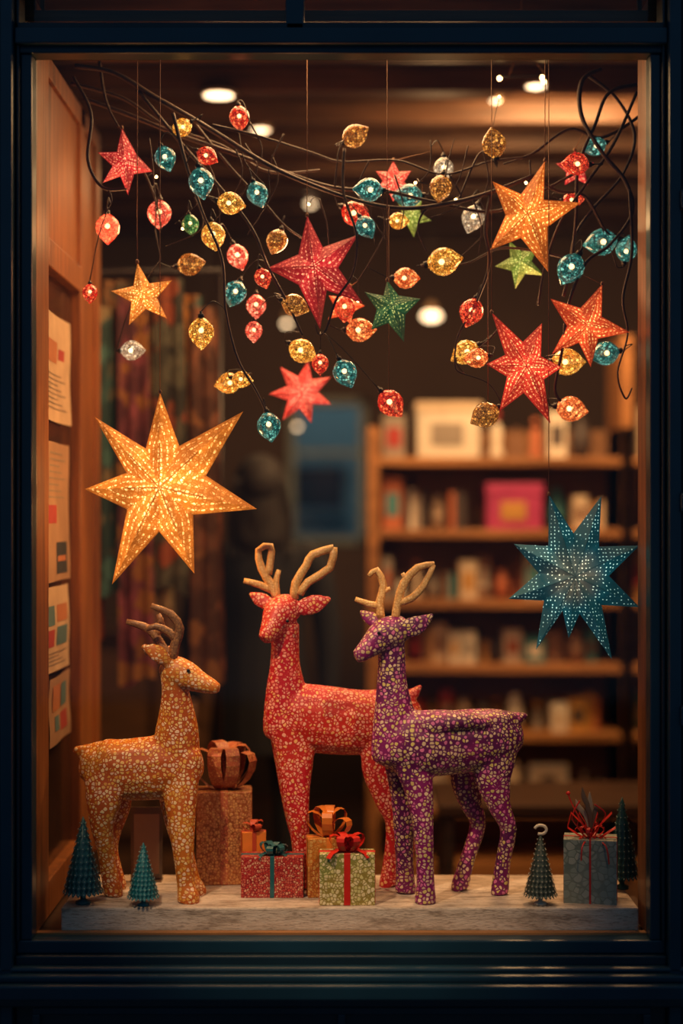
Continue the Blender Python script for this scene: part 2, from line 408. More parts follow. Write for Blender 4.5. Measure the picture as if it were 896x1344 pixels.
for x in (.37,1.24): 
    for y in (1.52,1.94): w.box(x,x+.04,y,y+.04,0,.5,darkwood)
w.build('side_table',bevel=.003)
cols=[(.14,.06,.03),(.30,.08,.03),(.04,.10,.09),(.26,.12,.04),(.16,.04,.05),(.22,.16,.08),(.06,.06,.04),(.32,.14,.03)]
w=MB(); clm=[mosaic('textile_%d'%i,c,tuple(x*.4 for x in c),[tuple(min(1,x*1.8) for x in c),tuple(x*.5 for x in c),cols[(i+3)%8]],12,.03,.85,noise_amt=.06) for i,c in enumerate(cols)]
for i in range(9):
    cx=-.98+i*.062; y0=1.35+.05*(i%2); ztop=2.42-.05*(i%3); zb=1.0+.16*((i*5)%4)
    nx,nz=14,8; o=len(w.v)
    for a in range(nz+1):
        for b_ in range(nx+1):
            fx=b_/nx; fz=a/nz
            w.v.append(Vector((cx-.05+fx*.10*(1+.3*fz),y0+.014*math.sin(fx*14+i+fz*1.5),ztop+(zb-ztop)*fz+.02*math.sin(fx*5+i)*fz)))
    for a in range(nz):
        for b_ in range(nx):
            q=o+a*(nx+1)+b_; w.face((q,q+1,q+nx+2,q+nx+1),clm[i%8],None,True)
w.tube([(Vector((-1.39,1.38,2.45)),.012),(Vector((-.42,1.38,2.45)),.012)],(0,1,0),wire,8,1,1)
w.tube([(Vector((-.43,1.38,2.45)),.010),(Vector((-.43,1.38,0)),.012)],(0,1,0),wire,8,1,1)
w.build('hanging_scarves_rack')
w=MB(); w.box(-1.3,-.5,3.2,3.7,0,1.0,darkwood); w.box(-1.32,-.48,3.18,3.72,1.0,1.04,darkwood)
for x in (-1.28,-.88): w.box(x,x+.36,3.185,3.2,.08,.94,beam)
w.build('sideboard_cabinet',bevel=.004)

# ---------------------------------------------------------------- reflected onlooker (stand-in figure)
reflection_coat=plain('reflection_dark_coat',(.010,.010,.013),.9); reflection_skin=plain('reflection_skin',(.35,.18,.12),.5); reflection_hair=plain('reflection_dark_hair',(.012,.007,.005),.7)
cy=2.2; cxp=W(342,640,cy).x
PE=empty('reflection_figure',(cxp,cy,0))  # added figure standing in for an onlooker's reflection in the glass
b_=MB()
def P3(x,y,z): return Vector((cxp+x,cy+y,z))
b_.tube([(P3(0,0,.62),.22,.16),(P3(0,0,.80),.20,.15),(P3(0,0,.95),.185,.135),(P3(0,0,1.12),.175,.12),(P3(0,0,1.3),.19,.125),(P3(0,0,1.42),.20,.115),(P3(0,0,1.48),.13,.10),(P3(0,0,1.53),.075,.075),(P3(0,.0,1.60),.06,.06)],(0,1,0),reflection_coat,16)
for s in (-1,1):
    b_.tube([(P3(s*.15,0,1.43),.06),(P3(s*.22,0,1.38),.065),(P3(s*.27,.0,1.12),.056),(P3(s*.275,-.02,.88),.042),(P3(s*.277,-.03,.84),.04)],(0,1,0),reflection_coat,10)
    b_.tube([(P3(s*.09,0,.90),.10),(P3(s*.095,0,.65),.075),(P3(s*.10,0,.48),.058),(P3(s*.10,0,.25),.05),(P3(s*.10,0,.07),.042)],(0,1,0),reflection_coat,10)
    b_.tube([(P3(s*.10,-.06,.045),.04,.045),(P3(s*.10,.05,.045),.042,.045),(P3(s*.11,.16,.035),.035,.035),(P3(s*.11,.19,.03),.02,.03)],(1,0,0),reflection_coat,10)
o=b_.build('body',parent=PE); r=o.modifiers.new('r','REMESH'); r.mode='VOXEL'; r.voxel_size=.012; r.use_smooth_shade=True  # body of the stand-in reflection figure
h=MB(); h.ball(P3(0,.01,1.69),.085,reflection_skin,18,(.92,1.1,1.32)); h.lathe(P3(0,.10,1.68),(0,.5,-1),[(-.02,.004),(0,.012),(.02,.014),(.03,.005)],reflection_skin,8)
for s in (-1,1):
    h.ball(P3(s*.03,.092,1.70),.010,reflection_coat,8)
    c=P3(s*.279,-.03,.80)
    h.tube([(c+Vector((0,0,.04)),.022,.018),(c,.034,.016),(c+Vector((0,0,-.05)),.036,.014)],(1,0,0),reflection_skin,8)
    for f in range(4):
        fy=-.028+f*.019; ln=(.055,.068,.072,.06)[f]
        q=c+Vector((0,fy,-.045)); h.tube([(q,.009),(q+Vector((-s*.006,0,-ln*.5)),.0085),(q+Vector((-s*.02,0,-ln)),.007)],(0,1,0),reflection_skin,6)
    q=c+Vector((0,.03,.0)); h.tube([(q,.011),(q+Vector((-s*.008,.022,-.028)),.0095),(q+Vector((-s*.014,.026,-.055)),.008)],(1,0,0),reflection_skin,6)
h.tube([(P3(0,-.005,1.55),.05),(P3(0,.0,1.62),.05)],(0,1,0),reflection_skin,12)
h.lathe(P3(0,.10,1.645),(1,0,0),[(-.02,.004),(0,.007),(.02,.004)],plain('lips',(.3,.08,.06),.5),8)
h.build('reflection_head_and_hands',parent=PE)
h=MB(); h.ball(P3(0,-.02,1.715),.104,reflection_hair,18,(1.06,1.1,1.18))
h.tube([(P3(0,-.04,1.74),.108,.07),(P3(0,-.055,1.64),.112,.06),(P3(0,-.07,1.54),.118,.05),(P3(0,-.085,1.47),.105,.04),(P3(0,-.09,1.43),.06,.02)],(0,1,0),reflection_hair,14)
for i in range(14):
    a=-1+2*i/13; h.tube([(P3(a*.09,-.09,1.74),.012),(P3(a*.115,-.115+.04*abs(a),1.6),.014),(P3(a*.12,-.115+.04*abs(a),1.48),.012),(P3(a*.11+random.uniform(-.02,.02),-.11,1.41+random.uniform(-.02,.02)),.004)],(0,1,0),reflection_hair,6)
h.build('reflection_hair',parent=PE)

# ---------------------------------------------------------------- ceiling lamps
dl=emit('downlight_glow',(1,.70,.40),5); rim=plain('lamp_rim',(.3,.2,.12),.4)
def downlight(px,py,r=.055):
    sl=(672-py)*S/D; dist=(CE-.09-CZ)/sl; y=dist-D
    x=(px-448)*S/D*dist
    m_=MB(); c=Vector((x,y,CE-.092)); m_.lathe(c,(0,0,-1),[(0,r*1.25),(.012,r*1.2),(.014,r*1.1),(.008,r*1.02)],rim,20); m_.lathe(c+Vector((0,0,-.014)),(0,0,-1),[(0,r),(.006,r*.6)],dl,20)
    m_.build('ceiling_downlight')
downlight(287,120,.055); downlight(342,166,.036); downlight(703,108,.035); downlight(650,127,.02)
def pendant(px,py,y,r):
    c=W(px,py,y); m_=MB(); m_.ball(c,r,dl,14,(1,1,.5)); m_.lathe(c+Vector((0,0,r*.4)),(0,0,1),[(0,r*.7),(.02,r*.6),(.05,.012)],rim,12)
    m_.tube([(c+Vector((0,0,r*.6)),.003),(Vector((c.x,c.y,CE)),.003)],(0,1,0),wire,6,1,1); m_.build('pendant_lamp')
for a in ((407,268,3.6,.018),(566,415,3.3,.046),(271,506,3.4,.036),(376,425,3.8,.020),(390,560,4.0,.015)): pendant(*a)

# ---------------------------------------------------------------- branches
ga=MB(); VS=[]
def vine(pts,r0,r1=None,mat=bark,wob=.004):
    r1=r1 or r0*.5; k=len(pts); r0*=1.05; r1*=1.1
    Q=[(W(*p)+Vector([random.uniform(-wob,wob) for _ in range(3)]),(r0+(r1-r0)*i/(k-1))*random.uniform(.85,1.15)) for i,p in enumerate(pts)]
    P=ga.tube(Q,(0,1,.01),mat,7,1,7); VS.extend(P)
V=vine
V([(100,88,.28),(150,96,.28),(205,128,.30),(270,168,.30),(345,212,.28),(400,238,.27),(470,262,.27),(530,272,.27),(592,268,.28),(645,250,.28),(700,232,.30)],.0075,.005)
V([(110,130,.34),(170,150,.34),(235,176,.33),(300,198,.32),(380,228,.32),(440,246,.31),(505,250,.30),(560,264,.30),(640,278,.30),(690,262,.30),(760,225,.31)],.006,.004)
V([(96,100,.30),(118,150,.28),(116,210,.27),(135,246,.27),(165,250,.27)],.006,.003)
V([(130,80,.35),(140,140,.33),(175,200,.3),(200,255,.3),(212,300,.3)],.004,.002)
V([(225,150,.25),(243,215,.24),(268,280,.23),(290,340,.22),(296,405,.21),(310,470,.2),(338,515,.2),(352,545,.2)],.005,.003)
V([(180,118,.3),(235,185,.29),(285,240,.28),(330,300,.27),(352,350,.26),(378,395,.25),(398,440,.25)],.0055,.003)
V([(255,160,.33),(300,215,.31),(345,265,.3),(380,300,.3),(430,330,.32)],.004,.002)
V([(280,165,.3),(340,180,.3),(410,200,.31),(450,214,.31),(520,212,.3),(580,230,.3),(640,212,.3),(690,205,.3)],.004,.0025)
V([(452,195,.28),(452,250,.27),(468,310,.25),(462,360,.24),(440,395,.24),(430,430,.24),(418,440,.24),(412,425,.24)],.0045,.002)
V([(590,268,.28),(560,275,.27),(548,300,.26),(560,330,.26)],.004,.002)
V([(645,252,.28),(636,300,.26),(640,345,.26),(622,400,.25),(600,440,.25),(598,480,.25),(610,490,.25)],.005,.002)
V([(500,250,.3),(505,300,.3),(490,340,.3),(470,370,.3)],.003,.0015)
V([(790,92,.32),(765,105,.31),(762,150,.3),(790,200,.28),(822,235,.27),(828,280,.26),(800,320,.26),(768,345,.25),(745,400,.25),(738,460,.24),(728,510,.24),(736,528,.24)],.0065,.003)
V([(845,110,.33),(800,120,.31),(780,165,.3),(760,220,.29),(756,280,.28),(750,340,.28),(740,390,.28)],.006,.004)
V([(770,95,.33),(810,130,.32),(832,180,.31),(815,230,.3),(780,270,.3),(755,310,.3),(745,370,.3)],.005,.003)
V([(835,120,.3),(805,190,.29),(770,240,.28),(735,290,.28),(715,350,.28),(705,400,.28)],.0045,.003)
V([(826,250,.26),(828,330,.26),(818,390,.25),(822,440,.25),(812,490,.25),(822,522,.25),(828,510,.25)],.004,.002)
V([(840,150,.34),(790,180,.32),(745,170,.32),(700,200,.31),(660,215,.31)],.005,.003)
V([(760,345,.27),(705,330,.28),(655,325,.29),(610,345,.3),(560,350,.3)],.004,.002)
V([(600,270,.3),(620,220,.3),(630,200,.3),(648,200,.3)],.003,.0015)
V([(440,245,.3),(446,200,.3),(455,178,.3)],.003,.0015)
V([(585,235,.28),(592,205,.28),(598,182,.28)],.002,.001)
V([(140,246,.27),(145,262,.26),(141,275,.26)],.0025,.0015)
V([(660,425,.3),(630,455,.28),(600,470,.28),(608,490,.28)],.003,.0015)
V([(700,232,.3),(730,250,.3),(765,258,.3),(790,300,.29),(800,310,.29)],.005,.003)
V([(95,110,.36),(160,128,.36),(215,165,.35),(290,190,.34),(350,225,.34),(420,225,.34)],.005,.003)
for i in range(24):
    a=random.uniform(150,800); b0=random.uniform(150,260)
    V([(a,b0,.3),(a+random.uniform(-20,20),b0+40,.29),(a+random.uniform(-40,40),b0+random.uniform(60,110),.28)],.0024,.001)
ga.build('branch_garland')

# ---------------------------------------------------------------- fairy lights
bm={
 'r':bulbmat('glass_red',(.80,.025,.015),(1,.30,.08),1.1),
 'p':bulbmat('glass_pink',(.95,.10,.06),(1,.5,.25),1.5),
 't':bulbmat('glass_teal',(.012,.20,.19),(.35,.75,.55),.85),
 'y':bulbmat('glass_gold',(.95,.38,.03),(1,.75,.2),1.2),
 'a':bulbmat('glass_amber',(.55,.17,.02),(1,.5,.1),.85),
 'g':bulbmat('glass_green',(.04,.26,.07),(.6,.8,.2),.8),
 'w':bulbmat('glass_clear',(.55,.45,.30),(1,.85,.55),1.0,.55),
 'o':bulbmat('glass_orange',(.95,.16,.03),(1,.55,.15),1.4)}
core=emit('filament_core',(1,.58,.22),18)
fl=MB()
bulbs=[(141,300,17,'r',0),(209,281,17,'p',0),(217,208,15,'t',20),(238,168,13,'y',-60),(264,240,18,'t',10),(314,155,14,'r',5),(303,267,16,'y',80),(280,310,17,'y',10),(250,295,12,'g',10),
(250,347,16,'a',100),(312,337,15,'p',20),(308,385,16,'t',-20),(264,437,18,'y',0),(336,402,14,'p',0),(333,435,12,'p',0),(299,503,15,'y',-80),(318,498,12,'y',80),(353,560,17,'t',10),(397,461,17,'y',60),
(453,490,17,'t',25),(387,401,16,'a',70),(363,317,15,'a',-20),(473,433,17,'o',90),(420,478,12,'r',0),(513,530,18,'r',40),(467,281,18,'r',60),(483,249,17,'t',-90),(535,257,17,'t',-90),(578,247,16,'a',-10),
(582,222,14,'w',0),(533,365,15,'o',90),(583,343,20,'y',100),(620,287,16,'w',-20),(648,188,17,'a',190),(466,178,16,'a',120),(780,192,14,'t',-70),(788,318,19,'t',-80),(822,327,15,'t',170),(748,353,19,'t',-30),
(618,410,17,'r',-20),(610,463,17,'y',-60),(745,475,19,'y',90),(793,464,17,'t',-80),(636,545,18,'a',-60),(750,537,18,'o',80),(174,460,14,'w',90),(272,205,13,'r',60),(752,262,12,'r',90),(338,255,15,'t',20),
(480,298,14,'t',30),(625,470,14,'o',-80),(452,405,15,'r',0),(755,215,16,'r',-90),(523,290,12,'y',90),(345,365,12,'r',20),(92,375,11,'r',0)]
for px,py,r,k,ang in bulbs:
    y={ 'p':.34,'w':.36}.get(k,.22+random.random()*.12)
    if px==92: y=.30; px=118; py=385
    if px==353 or px==453 or px==264: y=.2
    c=W(px,py,y); R=r*S*(D+y)/D*.94
    a=math.radians(ang); ax=Vector((math.sin(a),random.uniform(-.25,.25),-math.cos(a))).normalized()
    L=R*1.2
    prof=[(-L,.22*R),(-.8*L,.55*R),(-.5*L,.88*R),(-.15*L,1*R),(.2*L,.95*R),(.55*L,.72*R),(.85*L,.36*R),(1.1*L,.06*R)]
    flat=.45 if k=='a' and px in (466,648,250) else .92
    fl.lathe(c,ax,prof,bm[k],14,True,flat)
    if k!='a': fl.ball(c-ax*R*.2,R*.21,core,8)
    cap=c-ax*L
    fl.lathe(cap,-ax,[(-.002,.26*R),(.25*R,.24*R),(.3*R,.12*R),(.5*R,.1*R)],wire,8)
    cap=cap-ax*.45*R
    best=min(VS,key=lambda v:(v-cap).length+max(0,(cap.z-v.z))*1.5)
    mid=(best+cap)/2-ax*.02+Vector((0,0,.006))
    fl.tube([(cap,.0016),(mid,.0016),(best,.0016)],(0,1,.02),wire,5,1,5)
for px,py in ((655,127),(205,232),(545,240),(690,240),(405,268),(598,262),(240,300),(470,395)):
    c=W(px,py,.33); fl.ball(c,.004,core,8); 
    best=min(VS,key=lambda v:(v-c).length); fl.tube([(c,.001),((c+best)/2+Vector((0,0,.01)),.001),(best,.001)],(0,1,.02),wire,5,1,4)
for px,y0,y1,y in ((510,270,512,.22),(640,330,525,.24)):
    fl.tube([(W(px,y0,y),.0013),(W(px,y1,y),.0013)],(0,1,0),thread,5,1,1)
fl.build('fairy_lights')
w=MB(); rc=W(684,100,.56)
Q=[(rc+Vector((math.cos(a*math.pi/10)*.075,math.sin(a*math.pi/10)*.045,.016*math.sin(a*math.pi/10))),.0022) for a in range(21)]
w.tube(Q,(0,0,1),wire,6,1,2)
for a in (0,2.1,4.2): w.tube([(rc+Vector((math.cos(a)*.075,math.sin(a)*.045,0)),.001),(rc+Vector((0,0,.1)),.001)],(0,1,0.1),thread,5,1,1)
w.tube([(rc+Vector((0,0,.1)),.0015),(Vector((rc.x,rc.y,CE)),.0015)],(0,1,0),thread,5,1,1)
for a in (3.6,5.6,.4): w.ball(rc+Vector((math.cos(a)*.075,math.sin(a)*.045,-.012)),.007,core,8)
w.build('wire_ring_light')

# ---------------------------------------------------------------- stars
def star(name_mat,cx,cy_,y,tips,rin,thick,long=True):
    c=W(cx,cy_,y); n=len(tips); s=MB()
    T=[]
    for i,tp in enumerate(tips):
        px,py=tp[0],tp[1]; yy=y+(tp[2] if len(tp)>2 else 0)
        T.append(W(px,py,yy))
    T.sort(key=lambda p: math.atan2(p.z-c.z,p.x-c.x))
    I=[]
    for i in range(n):
        a,b=T[i]-c,T[(i+1)%n]-c
        d=(a.normalized()+b.normalized()).normalized()
        I.append(c+d*rin*(a.length+b.length)/2)
    for sgn in (-1,1):
        cf=c+Vector((0,sgn*thick,0))
        for i in range(n):
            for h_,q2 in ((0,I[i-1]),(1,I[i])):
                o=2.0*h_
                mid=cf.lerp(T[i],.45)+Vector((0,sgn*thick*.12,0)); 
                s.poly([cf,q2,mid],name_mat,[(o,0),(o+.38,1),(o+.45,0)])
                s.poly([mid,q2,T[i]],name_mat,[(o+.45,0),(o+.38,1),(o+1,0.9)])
    top=max(T,key=lambda p:p.z-abs(p.x-c.x)*.6)
    s.lathe(top+Vector((0,0,-.004)),(0,0,1),[(0,.004),(.006,.005),(.012,.002)],thread,6)
    if long: s.tube([(top,.0012),(Vector((top.x,top.y,2.93)),.0012)],(0,1,0),thread,5,1,1)
    else:
        best=min(VS,key=lambda v:(v-top).length+(1 if v.z<top.z else 0)); s.tube([(top,.001),(best,.001)],(0,1,0.03),thread,5,1,1)
    return s.build('paper_star_lantern',origin=c)
def reg(cx,cy_,R,n,rot,sq=1.0,j=.06):
    out=[]
    for i in range(n):
        a=math.radians(rot)+2*math.pi*i/n; rr=R*(1+random.uniform(-j,j))
        out.append((cx+math.cos(a)*rr*sq,cy_-math.sin(a)*rr,(math.cos(a)*R*.0004)))
    return out
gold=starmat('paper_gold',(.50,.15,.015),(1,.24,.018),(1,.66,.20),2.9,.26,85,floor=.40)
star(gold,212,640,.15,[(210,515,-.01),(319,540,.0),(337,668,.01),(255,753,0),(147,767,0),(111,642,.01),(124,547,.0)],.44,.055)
goldb=starmat('paper_gold_small',(.45,.15,.02),(1,.25,.02),(1,.62,.18),2.4,.10,95,floor=.5)
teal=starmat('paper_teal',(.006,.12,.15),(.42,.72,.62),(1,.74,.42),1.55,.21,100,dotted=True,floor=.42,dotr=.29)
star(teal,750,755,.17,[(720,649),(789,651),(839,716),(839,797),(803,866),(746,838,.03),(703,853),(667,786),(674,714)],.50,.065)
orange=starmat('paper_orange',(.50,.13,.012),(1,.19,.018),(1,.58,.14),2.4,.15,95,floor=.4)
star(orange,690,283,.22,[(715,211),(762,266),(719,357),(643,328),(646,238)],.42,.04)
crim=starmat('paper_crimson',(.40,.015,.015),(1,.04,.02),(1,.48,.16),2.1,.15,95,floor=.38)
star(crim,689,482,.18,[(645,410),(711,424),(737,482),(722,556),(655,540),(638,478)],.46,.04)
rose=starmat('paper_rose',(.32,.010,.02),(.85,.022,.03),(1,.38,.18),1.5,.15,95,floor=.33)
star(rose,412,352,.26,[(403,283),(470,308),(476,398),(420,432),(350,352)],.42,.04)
star(goldb,188,388,.24,reg(188,388,43,5,100),.42,.025)
star(rose,165,215,.28,[(160,168),(200,225),(168,256),(135,240),(128,200)],.45,.03,False)
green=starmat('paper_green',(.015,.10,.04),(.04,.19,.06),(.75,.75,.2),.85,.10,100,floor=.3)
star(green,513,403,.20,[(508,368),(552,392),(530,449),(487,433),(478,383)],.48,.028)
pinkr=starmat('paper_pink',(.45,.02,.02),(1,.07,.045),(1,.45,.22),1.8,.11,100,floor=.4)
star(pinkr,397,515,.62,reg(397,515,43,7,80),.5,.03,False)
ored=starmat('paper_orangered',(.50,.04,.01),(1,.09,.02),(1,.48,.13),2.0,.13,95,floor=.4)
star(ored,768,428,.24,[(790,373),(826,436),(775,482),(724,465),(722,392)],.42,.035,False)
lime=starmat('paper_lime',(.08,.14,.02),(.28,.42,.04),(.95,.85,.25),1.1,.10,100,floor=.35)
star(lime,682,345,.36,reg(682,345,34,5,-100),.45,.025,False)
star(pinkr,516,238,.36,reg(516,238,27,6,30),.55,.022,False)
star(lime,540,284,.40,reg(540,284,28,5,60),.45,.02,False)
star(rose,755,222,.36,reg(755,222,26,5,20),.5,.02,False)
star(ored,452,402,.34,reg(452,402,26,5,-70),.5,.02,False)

# ---------------------------------------------------------------- reindeer
antl=mosaic('antler_gilt',(.80,.42,.13),(.66,.32,.09),[(.95,.60,.24),(.88,.50,.16)],150,.05,.4)
antb=mosaic('antler_brown',(.26,.10,.03),(.18,.07,.022),[(.38,.17,.05),(.30,.13,.045)],130,.05,.5)
eye=plain('bead_eye',(.01,.008,.008),.15)
def rnd_end(l,both):
    o=list(l)
    def ext(a,b,f,g):
        d=(a[0]-b[0]).normalized(); r=max(a[1],a[2])
        return (a[0]+d*r*f,a[1]*g,a[2]*g)
    o=[ext(l[0],l[1],.62,.25),ext(l[0],l[1],.42,.72)]+o
    if both: o=o+[ext(l[-1],l[-2],.42,.72),ext(l[-1],l[-2],.62,.25)]
    return o
def deer(mat,amat,body,limbs,head,ears,antlers,eyes,Lb,Lh):
    b=MB()
    def cv(l): return [(W(p[0],p[1],p[2]),p[3]*PXM,p[4]*PXM) for p in l]
    b.tube(rnd_end(cv(body),True),Lb,mat,14,.88,3)
    for l in limbs: b.tube(rnd_end(cv(l),False),Lb,mat,12,.92,3)
    b.tube(rnd_end(cv(head),False),Lh,mat,14,.92,3)
    for e in ears: b.tube(cv(e),(.15,-1,.1),mat,10,1,3)
    c=W(body[2][0],body[2][1],body[2][2]); c.z=PZ
    E=empty('reindeer_figurine',c)
    o=b.build('body',parent=E,origin=W(body[2][0],body[2][1],body[2][2]))
    r=o.modifiers.new('r','REMESH'); r.mode='VOXEL'; r.voxel_size=.0042; r.use_smooth_shade=True
    s=o.modifiers.new('s','SMOOTH'); s.factor=.5; s.iterations=8
    a=MB()
    for pl in antlers: a.tube([(W(p[0],p[1],p[2]),p[3]*PXM,(p[3]*.75)*PXM) for p in pl],(0.1,1,0.05),amat,6,1,2)
    a.build('antlers',parent=E)
    e_=MB()
    for p in eyes: e_.ball(W(*p),.005,eye,8)
    e_.build('eyes',parent=E)
mred=mosaic('papier_mache_red',(.52,.004,.012),(.56,.018,.008),[(1,.50,.32),(.90,.22,.15),(.98,.42,.28),(.95,.48,.16)],100,.13,.5,dots=True)
mpur=mosaic('papier_mache_purple',(.22,.004,.11),(.11,.004,.075),[(.92,.68,.40),(.70,.50,.30),(.74,.58,.16),(.75,.18,.38)],92,.13,.5,patch=7,dots=True)
mgold=mosaic('papier_mache_gold',(.62,.16,.006),(.50,.085,.006),[(1,.72,.36),(.92,.56,.17),(.98,.66,.42),(.82,.40,.06)],95,.12,.5,dots=True)
Lc=(-.26,.965,0)
F=lambda py:YG(py)
deer(mpur,antl,
 [(508,970,.125,26,22),(522,972,.13,40,28),(560,976,.14,43,33),(610,974,.165,40,32),(650,968,.19,37,30),(668,962,.20,28,24)],
 [[(522,985,.13,36,26),(517,935,.13,27,21),(514,895,.128,20,17),(514,862,.125,18,16),(512,838,.12,18,17)],
  [(600,948,.175,16,30),(645,946,.19,16,28),(675,943,.205,9,16),(691,938,.215,3,5)],
  [(545,955,.12,22,20),(595,946,.12,14,22),(640,950,.14,8,12)],
  [(534,965,.125,32,20),(541,1000,.118,26,17),(551,1045,.108,18,14),(556,1100,.10,13,12),(558,1150,.098,11.5,11),(558,1179,F(1185),14,13),(558,1185,F(1185),15,14)],
  [(528,965,.16,30,18),(528,1000,.172,25,16),(530,1045,.185,18,14),(530,1100,.195,13,12),(531,1140,.20,12,11),(532,1166,F(1172),14,12),(532,1172,F(1172),14,12)],
  [(645,960,.18,34,20),(648,990,.168,32,17),(647,1022,.162,25,15),(656,1060,.165,15,12),(667,1088,.175,11,11),(660,1130,.185,10,10),(656,1166,F(1174),12,11),(656,1174,F(1174),12,11)],
  [(632,960,.21,32,18),(625,988,.22,30,16),(612,1022,.23,23,15),(618,1055,.235,15,12),(627,1082,.24,11,11),(614,1125,.24,10,10),(604,1160,F(1168),12,11),(604,1168,F(1168),12,11)]],
 [(530,827,.124,15,16),(522,827,.121,20,20),(504,834,.110,22,20),(487,847,.098,15,15),(474,858,.09,11,11),(466,862,.086,8,8)],
 [[(520,830,.105,6,4),(535,825,.095,13,5),(552,818,.088,12,4),(569,806,.085,2,2)],[(500,822,.135,5,4),(490,814,.14,10,4),(480,808,.145,8,3),(472,801,.147,2,2)]],
 [[(518,815,.11,5.5),(522,790,.108,5.5),(530,765,.105,5.5),(548,745,.10,5),(570,740,.10,3)],[(522,792,.108,4.5),(540,785,.10,5),(556,768,.098,4.5),(569,741,.10,3)],[(533,762,.105,3.5),(528,752,.105,2.5)],
  [(500,812,.135,5.5),(498,790,.137,5.5),(503,768,.14,5),(494,748,.14,4.5),(484,756,.14,3)],[(498,795,.137,4.5),(484,793,.137,4.5),(466,786,.137,3)],[(500,778,.137,3.5),(512,772,.14,2.5)]],
 [(497,831,.064),(484,836,.125)],Lc,(.5,-.86,0))
Lr=(-.12,.99,0)
deer(mred,antl,
 [(368,937,.29,26,20),(380,938,.29,42,28),(420,944,.295,46,33),(470,948,.30,44,33),(515,945,.305,42,31),(536,938,.31,30,24)],
 [[(378,955,.29,34,26),(375,905,.285,27,22),(374,870,.28,20,19),(374,840,.275,19,18),(374,818,.27,19,18)],
  [(515,925,.305,16,20),(538,914,.31,10,12),(553,899,.315,2,3)],
  [(383,945,.275,34,20),(387,985,.265,27,17),(388,1040,.25,19,14),(393,1090,.245,13.5,12),(396,1130,.25,12,11),(397,1160,F(1166),14,12),(397,1166,F(1166),14,12)],
  [(380,950,.31,30,18),(381,985,.322,24,15),(383,1045,.335,15,12),(392,1095,.345,12,11),(404,1130,.36,11,10),(408,1148,F(1154),13,11),(408,1154,F(1154),13,11)],
  [(514,938,.285,36,20),(507,972,.275,33,17),(500,1008,.27,27,15),(508,1050,.272,17,13),(518,1080,.28,13,12),(514,1125,.285,11,11),(510,1158,F(1163),13,12),(510,1163,F(1163),13,12)],
  [(520,938,.325,34,18),(520,972,.34,31,15),(520,1012,.35,24,14),(530,1055,.35,16,12),(538,1085,.35,12,11),(532,1125,.34,11,10),(528,1152,F(1157),12,11),(528,1157,F(1157),12,11)]],
 [(384,800,.288,16,17),(377,800,.28,22,23),(366,808,.258,23,22),(358,821,.235,16,16),(351,833,.218,12,12),(346,840,.208,8,8)],
 [[(385,800,.265,7,4),(402,796,.255,13,5),(418,791,.25,12,4),(435,785,.247,2,2)],[(360,796,.29,6,4),(348,790,.295,11,4),(338,785,.298,10,3),(327,778,.30,2,2)]],
 [[(386,786,.265,6),(388,765,.262,6),(402,742,.26,5.5),(410,728,.258,5.5),(438,719,.257,5)],[(438,718,.257,5),(433,745,.257,5.5),(404,764,.26,5.5),(393,780,.262,5.5)],
  [(364,786,.28,6),(356,768,.283,6),(343,746,.285,5.5),(339,722,.287,4.5),(355,717,.287,5),(355,735,.287,5),(352,754,.285,5)],[(358,775,.283,5),(342,768,.285,5),(320,762,.287,3.5)],[(364,786,.28,4.5),(362,764,.283,4.5),(366,748,.285,3)]],
 [(352,812,.222),(377,815,.205)],Lr,(-.8,.6,0))
Lg=(.25,.965,0)
deer(mgold,antb,
 [(120,1003,.20,26,20),(132,1006,.20,37,26),(160,1010,.19,40,31),(200,1008,.18,42,32),(232,1004,.17,42,30),(246,1000,.166,32,26)],
 [[(230,1010,.17,32,27),(232,965,.165,30,24),(232,935,.16,24,20),(230,908,.155,18,17),(228,888,.15,17,17)],
  [(135,988,.205,16,18),(115,988,.21,12,12),(97,983,.215,4,5)],
  [(234,995,.155,32,20),(236,1035,.138,25,16),(238,1075,.125,19,14),(241,1125,.117,13.5,12),(244,1160,.115,12,11),(247,1177,F(1184),15,13),(247,1184,F(1184),15,13)],
  [(230,995,.19,30,18),(228,1035,.203,23,15),(232,1080,.21,16,13),(244,1125,.215,12,11),(252,1155,.212,11,10),(258,1168,F(1173),13,11),(258,1173,F(1173),13,11)],
  [(144,1000,.18,32,19),(140,1025,.165,31,16),(136,1054,.155,24,15),(134,1085,.155,16,12),(138,1108,.16,12,12),(142,1140,.167,11,10),(148,1168,F(1176),13,12),(148,1176,F(1176),13,12)],
  [(150,1000,.22,30,18),(150,1025,.232,28,15),(152,1057,.24,21,14),(146,1090,.245,14,12),(144,1115,.25,11,11),(150,1140,.253,10,10),(154,1160,F(1166),12,11),(154,1166,F(1166),12,11)]],
 [(219,880,.158,14,15),(227,880,.152,20,20),(245,887,.142,19,18),(262,895,.13,14,13),(278,901,.12,10,10),(288,904,.115,6,6)],
 [[(222,872,.12,6,4),(212,862,.112,11,5),(202,855,.108,11,4),(185,847,.105,2,2)],[(228,868,.18,5,4),(226,856,.19,7,4),(222,846,.195,2,2)]],
 [[(226,866,.135,6.5),(230,845,.13,6.5),(236,825,.125,6),(224,806,.122,5.5),(198,795,.12,3.5)],[(232,842,.13,5),(222,830,.13,5.5),(205,822,.13,4.5),(192,826,.13,3)],
  [(224,864,.165,6.5),(212,848,.17,6.5),(202,832,.175,6),(188,822,.18,5.5),(166,816,.18,3.5)],[(212,848,.17,5),(200,852,.17,5.5),(190,858,.17,3)],[(204,834,.175,5),(212,820,.175,5),(208,806,.175,3)]],
 [(247,880,.106),(252,882,.172)],Lg,(.3,.95,0))

